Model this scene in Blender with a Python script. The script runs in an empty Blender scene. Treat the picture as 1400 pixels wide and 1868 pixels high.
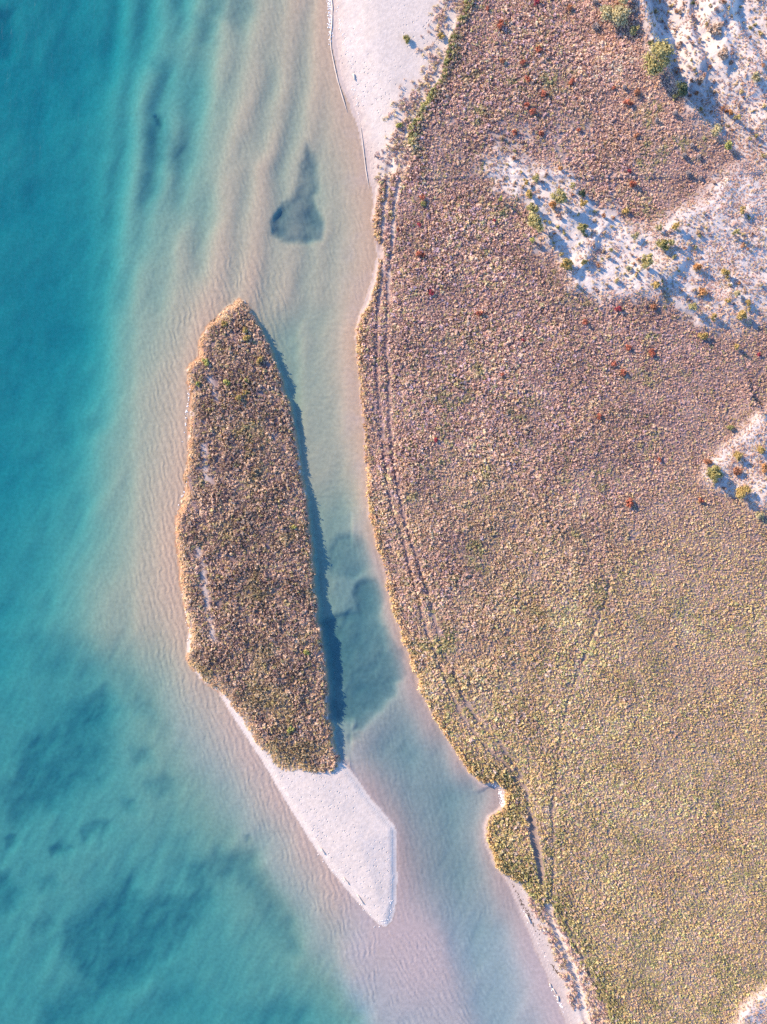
import bpy, math, random
import numpy as np
from mathutils import Vector

S = 0.1                       # metres per photo pixel
CAM_H = 185.0
SUN_AZ = (-0.82, 0.57)        # horizontal direction towards the sun
SUN_EL = math.radians(27)
scene = bpy.context.scene
COL = scene.collection

# ------------------------------------------------------------------ camera
cam_d = bpy.data.cameras.new('camera')
cam = bpy.data.objects.new('camera', cam_d)
COL.objects.link(cam)
cam.location = (0, 0, CAM_H)
cam_d.sensor_fit = 'VERTICAL'
cam_d.sensor_height = 24
cam_d.lens = 12.0 / (934 * S / CAM_H)
cam_d.clip_start = 1
cam_d.clip_end = 5000
scene.camera = cam

# ------------------------------------------------------------------ sky, sun, exposure
world = bpy.data.worlds.new('World')
scene.world = world
world.use_nodes = True
wn = world.node_tree.nodes
wl = world.node_tree.links
bg = wn['Background']
sky = wn.new('ShaderNodeTexSky')
sky.sky_type = 'NISHITA'
sky.sun_disc = False
sky.sun_elevation = SUN_EL
sky.sun_rotation = math.atan2(SUN_AZ[0], SUN_AZ[1]) % (2 * math.pi)
sky.air_density = 1.0
sky.dust_density = 0.0
sky.ozone_density = 6.0
wl.new(sky.outputs[0], bg.inputs[0])
bg.inputs[1].default_value = 0.15
sun_d = bpy.data.lights.new('sun', 'SUN')
sun_d.energy = 3.6
sun_d.angle = math.radians(0.5)
sun_d.color = (1.0, 0.74, 0.48)
sun = bpy.data.objects.new('sun', sun_d)
COL.objects.link(sun)
_d = math.hypot(*SUN_AZ)
to_sun = Vector((SUN_AZ[0] / _d * math.cos(SUN_EL), SUN_AZ[1] / _d * math.cos(SUN_EL), math.sin(SUN_EL)))
sun.rotation_euler = to_sun.to_track_quat('Z', 'Y').to_euler()
sun.location = to_sun * 300
scene.view_settings.view_transform = 'Standard'
scene.view_settings.look = 'None'
scene.view_settings.gamma = 1
scene.view_settings.exposure = 1.38
scene.view_settings.use_curve_mapping = False
scene.render.engine = 'CYCLES'
scene.cycles.transparent_max_bounces = 12
scene.cycles.max_bounces = 6
scene.cycles.use_denoising = False
scene.cycles.filter_width = 1.5

rng = np.random.default_rng(7)
random.seed(7)

# ------------------------------------------------------------------ numeric helpers (plan coordinates: photo pixels, 0.1 m each)
def sstep(a, b, x):
    t = np.clip((x - a) / (b - a), 0, 1)
    return t * t * (3 - 2 * t)

_LAT = np.random.default_rng(11).random((256, 256))
def vnoise(x, y, seed=0):
    x = x + seed * 37.13; y = y + seed * 71.7
    xi = np.floor(x).astype(int); yi = np.floor(y).astype(int)
    fx = x - xi; fy = y - yi
    fx = fx * fx * (3 - 2 * fx); fy = fy * fy * (3 - 2 * fy)
    a = _LAT[xi & 255, yi & 255]; b = _LAT[(xi + 1) & 255, yi & 255]
    c = _LAT[xi & 255, (yi + 1) & 255]; d = _LAT[(xi + 1) & 255, (yi + 1) & 255]
    return (a * (1 - fx) + b * fx) * (1 - fy) + (c * (1 - fx) + d * fx) * fy
def fbm(x, y, scale, oct=4, seed=0):
    v = 0; a = 0.5; s = 0
    for o in range(oct):
        v = v + a * vnoise(x / scale * 2 ** o, y / scale * 2 ** o, seed + o * 3)
        s += a; a *= 0.55
    return v / s - 0.5

def seg_dist(X, Y, pts, closed=False):
    d2 = np.full(X.shape, 1e12)
    n = len(pts)
    for i in range(n if closed else n - 1):
        ax, ay = pts[i]; bx, by = pts[(i + 1) % n]
        ux, uy = bx - ax, by - ay
        L = ux * ux + uy * uy + 1e-9
        t = np.clip(((X - ax) * ux + (Y - ay) * uy) / L, 0, 1)
        d2 = np.minimum(d2, (X - ax - t * ux) ** 2 + (Y - ay - t * uy) ** 2)
    return np.sqrt(d2)
def sdf(X, Y, pts):
    """positive inside"""
    ins = np.zeros(X.shape, bool)
    n = len(pts)
    for i in range(n):
        ax, ay = pts[i]; bx, by = pts[(i + 1) % n]
        if ay == by: continue
        c = ((ay > Y) != (by > Y)) & (X < (bx - ax) * (Y - ay) / (by - ay) + ax)
        ins ^= c
    d = seg_dist(X, Y, pts, True)
    return np.where(ins, d, -d)
def signed_line(X, Y, pts):
    """distance to a polyline, and a signed offset (positive towards the shaded south-east)"""
    d = seg_dist(X, Y, pts)
    best = np.full(X.shape, 1e12); sg = np.ones(X.shape)
    for i in range(len(pts) - 1):
        ax, ay = pts[i]; bx, by = pts[i + 1]
        dd = seg_dist(X, Y, [pts[i], pts[i + 1]])
        cr = (bx - ax) * (Y - ay) - (by - ay) * (X - ax)
        m = dd < best
        sg = np.where(m, np.where(cr < 0, 1, -1), sg); best = np.where(m, dd, best)
    return d, sg

# ------------------------------------------------------------------ the plan of the place
MAINLAND = [(560, -2000), (590, -300), (600, 0), (606, 60), (610, 110), (620, 150), (635, 185), (648, 215), (656, 245), (663, 280), (670, 310), (677, 340), (680, 370), (678, 400), (683, 430), (688, 460),
    (684, 490), (677, 515), (668, 540), (656, 575), (649, 600), (646, 630), (651, 670), (656, 710), (659, 760), (663, 800), (666, 850), (669, 900), (679, 960), (691, 1010), (704, 1060), (716, 1110),
    (731, 1160), (749, 1210), (766, 1260), (786, 1300), (816, 1350), (829, 1370), (851, 1405), (880, 1434), (900, 1434), (914, 1442), (914, 1465), (904, 1479), (889, 1490), (884, 1512), (889, 1545),
    (902, 1580), (922, 1605), (934, 1624), (950, 1664), (965, 1704), (985, 1746), (1005, 1790), (1022, 1835), (1032, 1868), (1110, 2200), (1500, 4000), (9000, 4000), (9000, -2000)]
ISLAND = [(437, 545), (450, 552), (457, 565), (464, 580), (476, 597), (482, 612), (495, 645), (502, 662), (508, 680), (516, 700), (523, 730), (530, 745), (534, 770), (539, 800), (546, 840), (551, 870),
    (558, 905), (563, 950), (568, 1000), (571, 1050), (578, 1110), (583, 1150), (592, 1200), (597, 1240), (600, 1290), (607, 1340), (612, 1368), (622, 1384), (620, 1398), (600, 1406), (585, 1409),
    (560, 1409), (540, 1405), (515, 1405), (500, 1390), (485, 1372), (470, 1358), (458, 1340), (442, 1316), (428, 1292), (412, 1272), (398, 1255), (376, 1248), (366, 1230), (347, 1216), (338, 1200),
    (348, 1180), (346, 1150), (338, 1120), (332, 1080), (329, 1040), (324, 1000), (321, 960), (322, 935), (333, 925), (338, 900), (336, 870), (341, 840), (344, 800), (347, 760), (351, 720), (344, 692),
    (341, 678), (349, 660), (364, 652), (364, 630), (369, 610), (380, 595), (398, 580), (413, 561), (428, 556)]
SPIT = [(330, 1080), (344, 1140), (340, 1205), (372, 1245), (398, 1262), (432, 1318), (462, 1362), (500, 1425), (540, 1492), (580, 1555), (620, 1608), (655, 1648), (690, 1685), (705, 1693), (715, 1682),
    (723, 1650), (726, 1600), (724, 1530), (722, 1508), (700, 1482), (670, 1447), (648, 1415), (636, 1400), (600, 1370), (520, 1350), (450, 1250), (400, 1150)]
HEATH = [(860, -2000), (855, -300), (850, 0), (838, 30), (822, 70), (812, 105), (800, 150), (780, 178), (762, 210), (747, 238), (745, 262), (752, 290), (738, 318), (712, 322), (697, 330), (690, 350),
    (686, 380), (680, 410), (686, 440), (695, 460), (692, 490), (686, 515), (676, 545), (662, 578), (652, 600), (648, 630), (652, 670), (657, 710), (660, 760), (664, 800), (667, 850), (670, 900),
    (680, 960), (692, 1010), (705, 1060), (717, 1110), (732, 1160), (750, 1210), (767, 1260), (787, 1300), (817, 1350), (830, 1370), (852, 1405), (882, 1430), (903, 1424), (921, 1440), (922, 1466),
    (908, 1481), (892, 1490), (887, 1512), (892, 1545), (905, 1580), (922, 1598), (950, 1612), (975, 1642), (1006, 1662), (1028, 1700), (1052, 1740), (1078, 1790), (1098, 1835), (1112, 1868), (1190, 2200), (1600, 4000), (9000, 4000), (9000, -2000)]
DUNE_EAST = [(1140, -600), (1143, 0), (1160, 60), (1180, 118), (1222, 150), (1240, 200), (1275, 232), (1310, 265), (1345, 305), (1420, 370), (2400, 500), (2400, -600)]
CLEARING = [(878, 305), (905, 285), (945, 305), (1000, 308), (1040, 320), (1075, 360), (1105, 395), (1130, 430), (1175, 405), (1230, 375), (1290, 350), (1330, 320), (1500, 330), (1500, 560), (1400, 570),
    (1350, 605), (1290, 600), (1240, 560), (1185, 545), (1130, 565), (1080, 560), (1030, 535), (1005, 490), (985, 440), (950, 400), (915, 370), (885, 345)]
EAST_PATCH = [(1500, 740), (1400, 745), (1360, 775), (1330, 800), (1290, 850), (1280, 875), (1300, 895), (1350, 905), (1385, 930), (1500, 940)]
CORNER = [(1500, 1730), (1405, 1775), (1385, 1790), (1350, 1830), (1325, 1868), (1310, 2100), (1500, 2200)]
PALE_A = [(790, 250), (900, 210), (1080, 210), (1100, 290), (1000, 330), (900, 330), (810, 310)]
TRACKS = [
    [(715, 285), (712, 300), (707, 345), (700, 396), (697, 452), (699, 500), (693, 542), (691, 561), (688, 580), (687, 640), (689, 700), (696, 780), (702, 850), (714, 925), (734, 980), (750, 1045), (765, 1105), (781, 1160), (800, 1205), (817, 1250), (840, 1300), (865, 1335), (900, 1372), (930, 1402), (947, 1430)],
    [(731, 322), (722, 360), (717, 403), (716, 446), (711, 493), (709, 514), (708, 548), (707, 580), (705, 640), (708, 700), (713, 780), (718, 855), (737, 945), (752, 995), (777, 1070), (796, 1145), (808, 1190), (827, 1225), (850, 1280), (878, 1320), (908, 1350), (942, 1400), (960, 1445), (968, 1490)]]
TRAIL = [(1110, 1060), (1100, 1100), (1080, 1150), (1062, 1200), (1042, 1250), (1028, 1300), (1020, 1345), (1012, 1400), (1005, 1475), (1006, 1530), (1007, 1600), (1003, 1650), (1012, 1690), (1032, 1735), (1050, 1780)]
EDGE_DITCH = [(1010, 1640), (1030, 1672), (1048, 1720), (1072, 1765), (1092, 1805), (1112, 1868)]
SLOT = [(961, 1488), (974, 1488), (984, 1535), (990, 1575), (992, 1606), (984, 1612), (974, 1565), (966, 1530)]
LANE = [(1000, 1650), (1008, 1685), (1024, 1720), (1040, 1755), (1052, 1785), (1058, 1815), (1072, 1868), (1100, 1960)]
ISLAND_BARE = [[(380, 680), (387, 697), (392, 715), (398, 728)], [(371, 815), (376, 830), (374, 845), (380, 875)], [(364, 1000), (374, 1045), (378, 1090), (388, 1150), (392, 1170)]]
RIDGES = [  # polyline, crest height, back width, face width
    ([(1140, -120), (1148, 0), (1168, 60), (1178, 105), (1206, 150), (1228, 190), (1262, 232), (1300, 268), (1345, 305), (1390, 340)], 2.4, 60, 26),
    ([(1170, -30), (1186, 42), (1214, 80)], .9, 40, 12),
    ([(1244, -40), (1251, 30), (1258, 72), (1272, 120)], 1.1, 40, 14),
    ([(1262, -60), (1282, -8), (1300, 30)], 1.5, 22, 34),
    ([(1320, -40), (1324, 40), (1342, 88), (1374, 132)], 1.7, 40, 24),
    ([(1300, 50), (1311, 80), (1318, 118)], .7, 26, 12),
    ([(1078, 452), (1068, 464), (1064, 480)], .8, 22, 16),
    ([(1245, 470), (1234, 490)], .5, 26, 14),
    ([(1372, 745), (1378, 770), (1392, 790)], 1.2, 35, 16)]

# water depth along rows of the plan: (x, code 0..1)
BATHY = {
    0: [(0, .95), (60, .92), (130, 1), (200, .95), (250, .8), (300, .74), (330, .66), (380, .64), (430, .58), (470, .45), (520, .36), (560, .3), (592, .12), (604, .0)],
    100: [(0, 1), (70, .95), (140, 1), (200, .92), (250, .76), (290, .7), (330, .6), (370, .62), (410, .46), (450, .48), (500, .4), (560, .38), (600, .12), (612, 0)],
    200: [(0, .97), (60, 1), (140, .96), (200, .84), (250, .7), (300, .62), (330, .58), (380, .54), (410, .42), (440, .47), (470, .4), (510, .46), (550, .41), (600, .28), (645, .05)],
    300: [(0, .97), (60, 1), (140, .92), (200, .82), (250, .66), (290, .6), (340, .47), (370, .5), (400, .36), (440, .44), (475, .33), (510, .44), (560, .46), (610, .38), (650, .16), (668, 0)],
    400: [(0, 1), (80, 1), (150, .95), (200, .8), (240, .62), (290, .52), (320, .38), (360, .46), (400, .31), (440, .4), (470, .28), (500, .4), (560, .45), (620, .42), (660, .2), (680, 0)],
    500: [(0, 1), (90, 1), (150, .95), (200, .78), (250, .5), (280, .52), (320, .34), (350, .4), (390, .28), (430, .36), (460, .24), (490, .36), (540, .42), (600, .45), (650, .24), (684, 0)],
    600: [(0, 1), (80, 1), (140, .98), (180, .84), (220, .6), (270, .46), (320, .32), (350, .2), (370, .05), (470, .3), (500, .4), (540, .42), (580, .46), (620, .34), (648, .04)],
    700: [(0, 1), (70, .97), (140, .92), (180, .78), (220, .55), (260, .45), (300, .33), (330, .18), (345, .02), (512, .45), (540, .46), (590, .44), (620, .34), (655, .03)],
    800: [(0, .98), (60, .95), (120, .92), (160, .75), (200, .58), (240, .46), (280, .36), (320, .2), (344, .0), (536, .45), (575, .44), (620, .42), (648, .2), (662, 0)],
    900: [(0, .95), (70, .9), (140, .78), (180, .62), (220, .48), (270, .36), (310, .2), (338, 0), (552, .46), (592, .43), (630, .44), (655, .24), (670, 0)],
    1000: [(0, .9), (80, .84), (140, .7), (190, .52), (240, .4), (280, .3), (324, 0), (562, .48), (600, .45), (640, .46), (670, .36), (690, 0)],
    1080: [(0, .86), (80, .8), (140, .62), (180, .48), (240, .38), (290, .27), (334, 0), (570, .5), (605, .46), (650, .47), (690, .42), (708, 0)],
    1150: [(0, .86), (60, .8), (140, .6), (190, .46), (240, .4), (300, .28), (345, 0), (578, .5), (615, .47), (660, .47), (700, .44), (728, 0)],
    1220: [(0, .85), (80, .8), (150, .7), (200, .58), (250, .5), (310, .34), (360, .1), (588, .5), (620, .47), (670, .46), (720, .44), (752, 0)],
    1300: [(0, .8), (100, .8), (180, .74), (250, .6), (300, .45), (350, .32), (400, .16), (430, 0), (594, .5), (630, .47), (680, .46), (740, .42), (785, 0)],
    1380: [(0, .76), (100, .77), (180, .72), (250, .62), (320, .5), (380, .38), (420, .24), (470, .02), (618, .4), (655, .3), (700, .42), (760, .46), (815, .34), (833, 0)],
    1450: [(0, .74), (100, .75), (200, .68), (300, .6), (380, .47), (440, .33), (480, .18), (515, 0), (675, .02), (705, .22), (750, .42), (830, .46), (880, .36), (914, .0)],
    1530: [(0, .75), (120, .74), (250, .68), (350, .62), (430, .5), (490, .36), (530, .24), (562, 0), (722, .0), (745, .22), (780, .36), (830, .45), (870, .32), (887, 0)],
    1600: [(0, .75), (200, .72), (350, .66), (450, .54), (520, .37), (570, .22), (612, 0), (726, 0), (755, .2), (790, .36), (840, .44), (890, .3), (918, 0)],
    1700: [(0, .75), (250, .75), (400, .71), (500, .6), (560, .45), (600, .32), (650, .22), (690, .1), (715, .06), (770, .1), (800, .2), (825, .36), (870, .44), (920, .34), (964, 0)],
    1780: [(0, .76), (250, .76), (400, .74), (520, .64), (590, .48), (640, .36), (700, .28), (760, .14), (810, .17), (840, .3), (880, .42), (940, .34), (1001, 0)],
    1868: [(0, .78), (250, .78), (450, .76), (560, .7), (640, .58), (700, .46), (760, .38), (850, .32), (920, .38), (980, .26), (1030, 0)]}
WEED = [  # polygon, strength, softness px
    ([(562, 262), (574, 280), (580, 320), (580, 352), (560, 372), (530, 372), (542, 345), (552, 305)], .85, 9),
    ([(497, 405), (510, 382), (528, 366), (545, 352), (570, 352), (580, 378), (590, 395), (594, 418), (588, 436), (562, 443), (520, 441), (500, 428)], .9, 6),
    ([(276, 200), (287, 204), (296, 220), (286, 222)], .55, 5),
    ([(262, 235), (300, 222), (330, 240), (340, 262), (335, 292), (310, 308), (285, 298), (262, 275)], .55, 24),
    ([(262, 318), (300, 320), (305, 360), (280, 385), (258, 360)], .36, 24),
    ([(270, 100), (300, 104), (302, 124), (280, 122)], .35, 12),
    ([(355, 20), (395, 40), (390, 72), (362, 74)], .4, 16),
    ([(380, -60), (470, -60), (466, 20), (430, 44), (390, 20)], .5, 18),
    ([(-60, 0), (10, 0), (22, 40), (6, 90), (-60, 90)], .45, 14),
    ([(200, 490), (240, 500), (225, 560), (205, 560)], .25, 22),
    ([(150, 760), (190, 765), (190, 790), (150, 800)], .22, 16),
    ([(30, 1395), (50, 1360), (100, 1330), (145, 1290), (185, 1262), (212, 1300), (215, 1340), (205, 1385), (180, 1440), (130, 1462), (80, 1490), (20, 1505), (-60, 1500), (-60, 1440), (20, 1430)], .62, 20),
    ([(60, 1170), (130, 1150), (200, 1230), (130, 1260), (70, 1230)], .3, 26),
    ([(225, 1235), (258, 1255), (312, 1330), (300, 1345), (250, 1300)], .42, 18),
    ([(268, 1438), (292, 1420), (320, 1424), (312, 1455), (282, 1470)], .5, 9),
    ([(238, 1372), (270, 1368), (275, 1395), (245, 1402)], .4, 10),
    ([(222, 1470), (240, 1470), (243, 1490), (226, 1492)], .4, 8),
    ([(144, 1525), (170, 1508), (190, 1512), (184, 1532), (150, 1540)], .5, 8),
    ([(86, 1555), (110, 1546), (126, 1556), (116, 1574), (90, 1576)], .5, 7),
    ([(0, 1540), (20, 1534), (26, 1548), (4, 1558)], .45, 6),
    ([(66, 1610), (92, 1606), (106, 1628), (88, 1642), (70, 1632)], .45, 9),
    ([(50, 1690), (80, 1678), (98, 1694), (78, 1716), (54, 1714)], .42, 11),
    ([(-80, 1610), (10, 1606), (36, 1640), (22, 1670), (0, 1690), (-80, 1700)], .65, 10),
    ([(308, 1545), (345, 1530), (340, 1570), (325, 1592), (305, 1588)], .32, 14),
    ([(110, 1735), (125, 1700), (160, 1665), (215, 1632), (235, 1600), (240, 1640), (290, 1650), (350, 1640), (345, 1590), (395, 1563), (462, 1562), (470, 1590), (500, 1620), (540, 1700), (548, 1750), (500, 1720), (470, 1650), (430, 1610), (385, 1630), (378, 1690), (330, 1735), (290, 1760), (255, 1805), (180, 1828), (150, 1800), (118, 1762)], .62, 14),
    ([(80, 1850), (150, 1815), (190, 1820), (150, 1870), (120, 2000), (60, 2000)], .45, 16),
    ([(290, 1830), (350, 1810), (330, 1850), (260, 1900)], .3, 16),
    ([(470, 1860), (520, 1835), (560, 1850), (580, 1920), (440, 1950)], .35, 18),
    ([(448, 1528), (456, 1526), (455, 1542), (448, 1540)], .5, 3),
    ([(602, 1010), (618, 978), (640, 976), (668, 990), (684, 1030), (650, 1060), (600, 1050)], .4, 7),
    ([(650, 1070), (690, 1060), (705, 1090), (690, 1140), (655, 1130)], .6, 7),
    ([(600, 1130), (660, 1110), (705, 1150), (738, 1195), (745, 1228), (735, 1245), (722, 1250), (718, 1275), (690, 1300), (665, 1335), (640, 1340), (645, 1318), (620, 1318), (600, 1320), (560, 1250), (560, 1140)], .66, 6),
    ([(635, 1345), (655, 1338), (660, 1348), (640, 1352)], .5, 4)]

# ------------------------------------------------------------------ fields on a regular raster (4 px step)
STEP = 4.0
FX = np.arange(-320, 1725, STEP); FY = np.arange(-320, 2193, STEP)
GX, GY = np.meshgrid(FX, FY, indexing='ij')
WX = GX + 9 * fbm(GX, GY, 26, 3, 1) + 4 * fbm(GX, GY, 9, 2, 2)
WY = GY + 9 * fbm(GX, GY, 26, 3, 5) + 4 * fbm(GX, GY, 9, 2, 6)
F = {}
F['main'] = sdf(WX, WY, MAINLAND)
F['isle'] = sdf(WX, WY, ISLAND)
F['spit'] = sdf(GX + .3 * (WX - GX), GY + .3 * (WY - GY), SPIT)
F['heath'] = sdf(WX, WY, HEATH)
F['shore'] = np.maximum(np.maximum(F['main'], F['isle']), F['spit'])
n1 = fbm(GX, GY, 60, 4, 9)
def soft(poly, w, amp): return sstep(-w, w, sdf(GX, GY, poly) + amp * n1 * 2)
sand = np.maximum.reduce([soft(DUNE_EAST, 16 + 30 * sstep(180, 280, GY), 24), 0.95 * soft(CLEARING, 34, 52), soft(EAST_PATCH, 12, 18), soft(CORNER, 14, 18), 0.45 * soft(PALE_A, 50, 50)])
gmod = .6 * fbm(GX, GY, 70, 4, 21) + .75 * fbm(.8 * GX + .6 * GY, 2.2 * (.8 * GY - .6 * GX), 52, 4, 23)
F['sand'] = np.clip(sand * (0.82 + 1.7 * gmod - .34 * sstep(1160, 1320, GX) * sstep(270, 380, GY) - .42 * sstep(1285, 1370, GX + 30 * gmod) * sstep(90, 160, GY) * sstep(420, 330, GY)), 0, 1)
F['dune'] = np.maximum.reduce([soft(DUNE_EAST, 16, 16), soft(CLEARING, 24, 30), soft(EAST_PATCH, 12, 18), soft(CORNER, 14, 18)])
tr = np.minimum(seg_dist(GX, GY, TRACKS[0]), seg_dist(GX, GY, TRACKS[1]))
F['track'] = tr
F['trail'] = np.minimum(seg_dist(GX, GY, TRAIL), 1.0 * seg_dist(GX, GY, EDGE_DITCH))
F['slot'] = sdf(GX, GY, SLOT)
F['lane'] = seg_dist(GX, GY, LANE)
F['bare'] = np.minimum.reduce([seg_dist(WX, WY, p) for p in ISLAND_BARE])
# bathymetry
ys = sorted(BATHY)
rows = np.array([np.interp(FX, [p[0] for p in BATHY[y]], [p[1] for p in BATHY[y]]) for y in ys])
code = np.array([np.interp(FY, ys, rows[:, i]) for i in range(len(FX))])
def blur(a, k):
    for ax in (0, 1):
        p = np.pad(a, [(k, k) if i == ax else (0, 0) for i in (0, 1)], mode='edge')
        c = np.cumsum(p, axis=ax)
        z = np.zeros_like(np.take(c, [0], axis=ax)); c = np.concatenate([z, c], axis=ax)
        n = a.shape[ax]
        a = (np.take(c, np.arange(2 * k + 1, 2 * k + 1 + n), axis=ax) - np.take(c, np.arange(0, n), axis=ax)) / (2 * k + 1)
    return a
code = blur(blur(code, 2), 2)
code = code * (1 - .26 * sstep(330, 430, GX) * sstep(620, 540, GY)) - .06 * sstep(230, 260, GX) * sstep(340, 290, GX) * sstep(520, 680, GY) * sstep(1250, 1100, GY) + .10 * np.exp(-((GX - 355) / 60) ** 2) * sstep(60, 180, GY) * sstep(460, 360, GY) - .09 * sstep(535, 560, GX) * sstep(660, 630, GX) * sstep(560, 620, GY) * sstep(960, 860, GY)
bars = np.sin(2 * np.pi * (GX + .16 * GY + 34 * fbm(GX, GY, 120, 3, 35)) / 62) * (.75 + 1.2 * fbm(GX, GY, 110, 2, 36))
code = code + .056 * bars * sstep(150, 260, GX) * sstep(640, 560, GX) * sstep(640, 480, GY)
WX2_ = GX + 40 * fbm(GX, GY, 70, 3, 37); WY2_ = GY + 40 * fbm(GX, GY, 70, 3, 39)
FAN = [(640, 1720), (700, 1692), (735, 1665), (760, 1660), (790, 1690), (815, 1745), (838, 1800), (866, 1868), (880, 1950), (760, 1950), (690, 1868), (640, 1790)]
code = code * (1 - .34 * sstep(-34, 26, sdf(WX2_, WY2_, FAN)))
POOL = [(540, 1040), (575, 1020), (612, 982), (640, 974), (668, 992), (688, 1040), (702, 1095), (720, 1150), (742, 1205), (742, 1245), (718, 1285), (690, 1312), (650, 1338), (625, 1330), (580, 1330), (540, 1200)]
code = code + .02 * sstep(-9, 9, sdf(WX, WY, POOL)) - .06 * sstep(30, 0, sdf(WX, WY, POOL)) * sstep(-60, -8, sdf(WX, WY, POOL)) * (GX > 640)
str1 = fbm(GX * 0.9 + GY * 0.45, GY * 0.28 - GX * 0.1, 34, 4, 31)
code = code * (1 + 0.26 * str1 * np.clip(1.05 - code, .06, 1) + 0.12 * fbm(GX, GY, 90, 3, 33))
weed = np.zeros(GX.shape)
WX2 = GX + 17 * fbm(GX, GY, 30, 4, 41); WY2 = GY + 17 * fbm(GX, GY, 30, 4, 45)
for poly, st, so in WEED:
    so = so * (1.5 if poly[0][1] > 1100 and poly[0][0] < 560 else 1.1)
    st = st * (.84 if poly[0][1] > 1100 and poly[0][0] < 560 else .9 if poly[0][0] < 480 else 1)
    near = poly[0][0] > 250 and poly[0][1] < 460
    ax_, ay_ = (WX, WY) if near else (WX2, WY2)
    xs = [p[0] for p in poly]; yy = [p[1] for p in poly]
    i0 = max(0, int((min(xs) - 60 + 320) / STEP)); i1 = int((max(xs) + 60 + 320) / STEP) + 1
    j0 = max(0, int((min(yy) - 60 + 320) / STEP)); j1 = int((max(yy) + 60 + 320) / STEP) + 1
    sl = (slice(i0, i1), slice(j0, j1))
    weed[sl] = np.maximum(weed[sl], st * sstep(-so, so, sdf(ax_[sl], ay_[sl], poly)) * (0.85 + 0.9 * fbm(GX[sl], GY[sl], 30, 4, 47)))
F['weed'] = np.clip(weed * .82, 0, .9)
F['depth'] = 4.6 * np.clip(code + .13 * weed, 0, 1.15) ** 1.95
rid = np.zeros(GX.shape)
for pts, H, wb, wf in RIDGES:
    d, sg = signed_line(WX, WY, pts)
    low = .8 if H > 2 else .25
    prof = np.where(sg > 0, 1 - (1 + low) * sstep(0, wf, d) + low * sstep(wf, 170, d), np.exp(-(d / wb) ** 2))
    rid = rid + H * prof * (0.9 + .3 * n1)
F['ridge'] = rid

def samp(name, px, py):
    a = F[name]
    u = np.clip((px - FX[0]) / STEP, 0, len(FX) - 1.001); v = np.clip((py - FY[0]) / STEP, 0, len(FY) - 1.001)
    i = u.astype(int); j = v.astype(int); u = u - i; v = v - j
    return (a[i, j] * (1 - u) + a[i + 1, j] * u) * (1 - v) + (a[i, j + 1] * (1 - u) + a[i + 1, j + 1] * u) * v

def ground_z(px, py):
    m = samp('main', px, py) * S; il = samp('isle', px, py) * S; sp = samp('spit', px, py) * S
    he = samp('heath', px, py) * S; sh = samp('shore', px, py) * S
    dune = samp('dune', px, py)
    n = fbm(px, py, 90, 3, 51); nf = fbm(px, py, 22, 3, 55)
    z_main = 0.9 * sstep(0, 9, m) + 0.5 * sstep(-0.6, 0.9, he) * sstep(0, .8, m) + 0.35 * n * sstep(2, 12, m) + dune * (0.6 + 1.3 * (n + 0.15) + .5 * nf) * sstep(0, 10, he) + samp('ridge', px, py)
    z_main = z_main + 0.22 * sstep(.3, 2.5, m) * (py < 330)
    z_isle = .52 * sstep(0, 0.9, il) + 0.2 * sstep(1, 8, il) + 0.3 * nf * sstep(1, 5, il)
    z_spit = 0.34 * sstep(0, 1.6, sp) + 0.38 * sstep(1, 7, sp) + .12 * nf * sstep(.5, 3, sp)
    land = np.maximum.reduce([np.where(m > 0, z_main, -9), np.where(il > 0, z_isle, -9), np.where(sp > 0, z_spit, -9)])
    t = np.minimum(samp('track', px, py), 1e3)
    land = land - 0.20 * (1 - sstep(3, 7, t)) * (m > 0.4)
    land = land - 0.16 * (1 - sstep(2, 6, samp('trail', px, py))) * (m > 1)
    land = land - 0.45 * sstep(-2, 4, samp('slot', px, py))
    land = land - 0.25 * (1 - sstep(3, 9, samp('lane', px, py))) * (m > 1)
    east = (il > -14) * sstep(430, 500, px) * (py < 1385)
    dep = np.minimum(samp('depth', px, py), 0.02 + (0.33 + 1.0 * east) * np.maximum(-sh, 0))
    return np.where(sh > 0, np.maximum(land, 0.012), -dep - 0.01 - 0.03 * nf * np.clip(dep, 0, 1))

# ------------------------------------------------------------------ materials
def nodes_of(name):
    m = bpy.data.materials.new(name); m.use_nodes = True
    nt = m.node_tree; nt.nodes.clear()
    out = nt.nodes.new('ShaderNodeOutputMaterial')
    return m, nt, out
def N(nt, t, **kw):
    n = nt.nodes.new(t)
    for k, v in kw.items():
        if k.startswith('i_'): n.inputs[int(k[2:])].default_value = v
        else: setattr(n, k, v)
    return n
def mathn(nt, op, a, b=None, c=None):
    n = nt.nodes.new('ShaderNodeMath'); n.operation = op
    for i, v in enumerate((a, b, c)):
        if v is None: continue
        if isinstance(v, (int, float)): n.inputs[i].default_value = v
        else: nt.links.new(v, n.inputs[i])
    return n.outputs[0]

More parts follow.
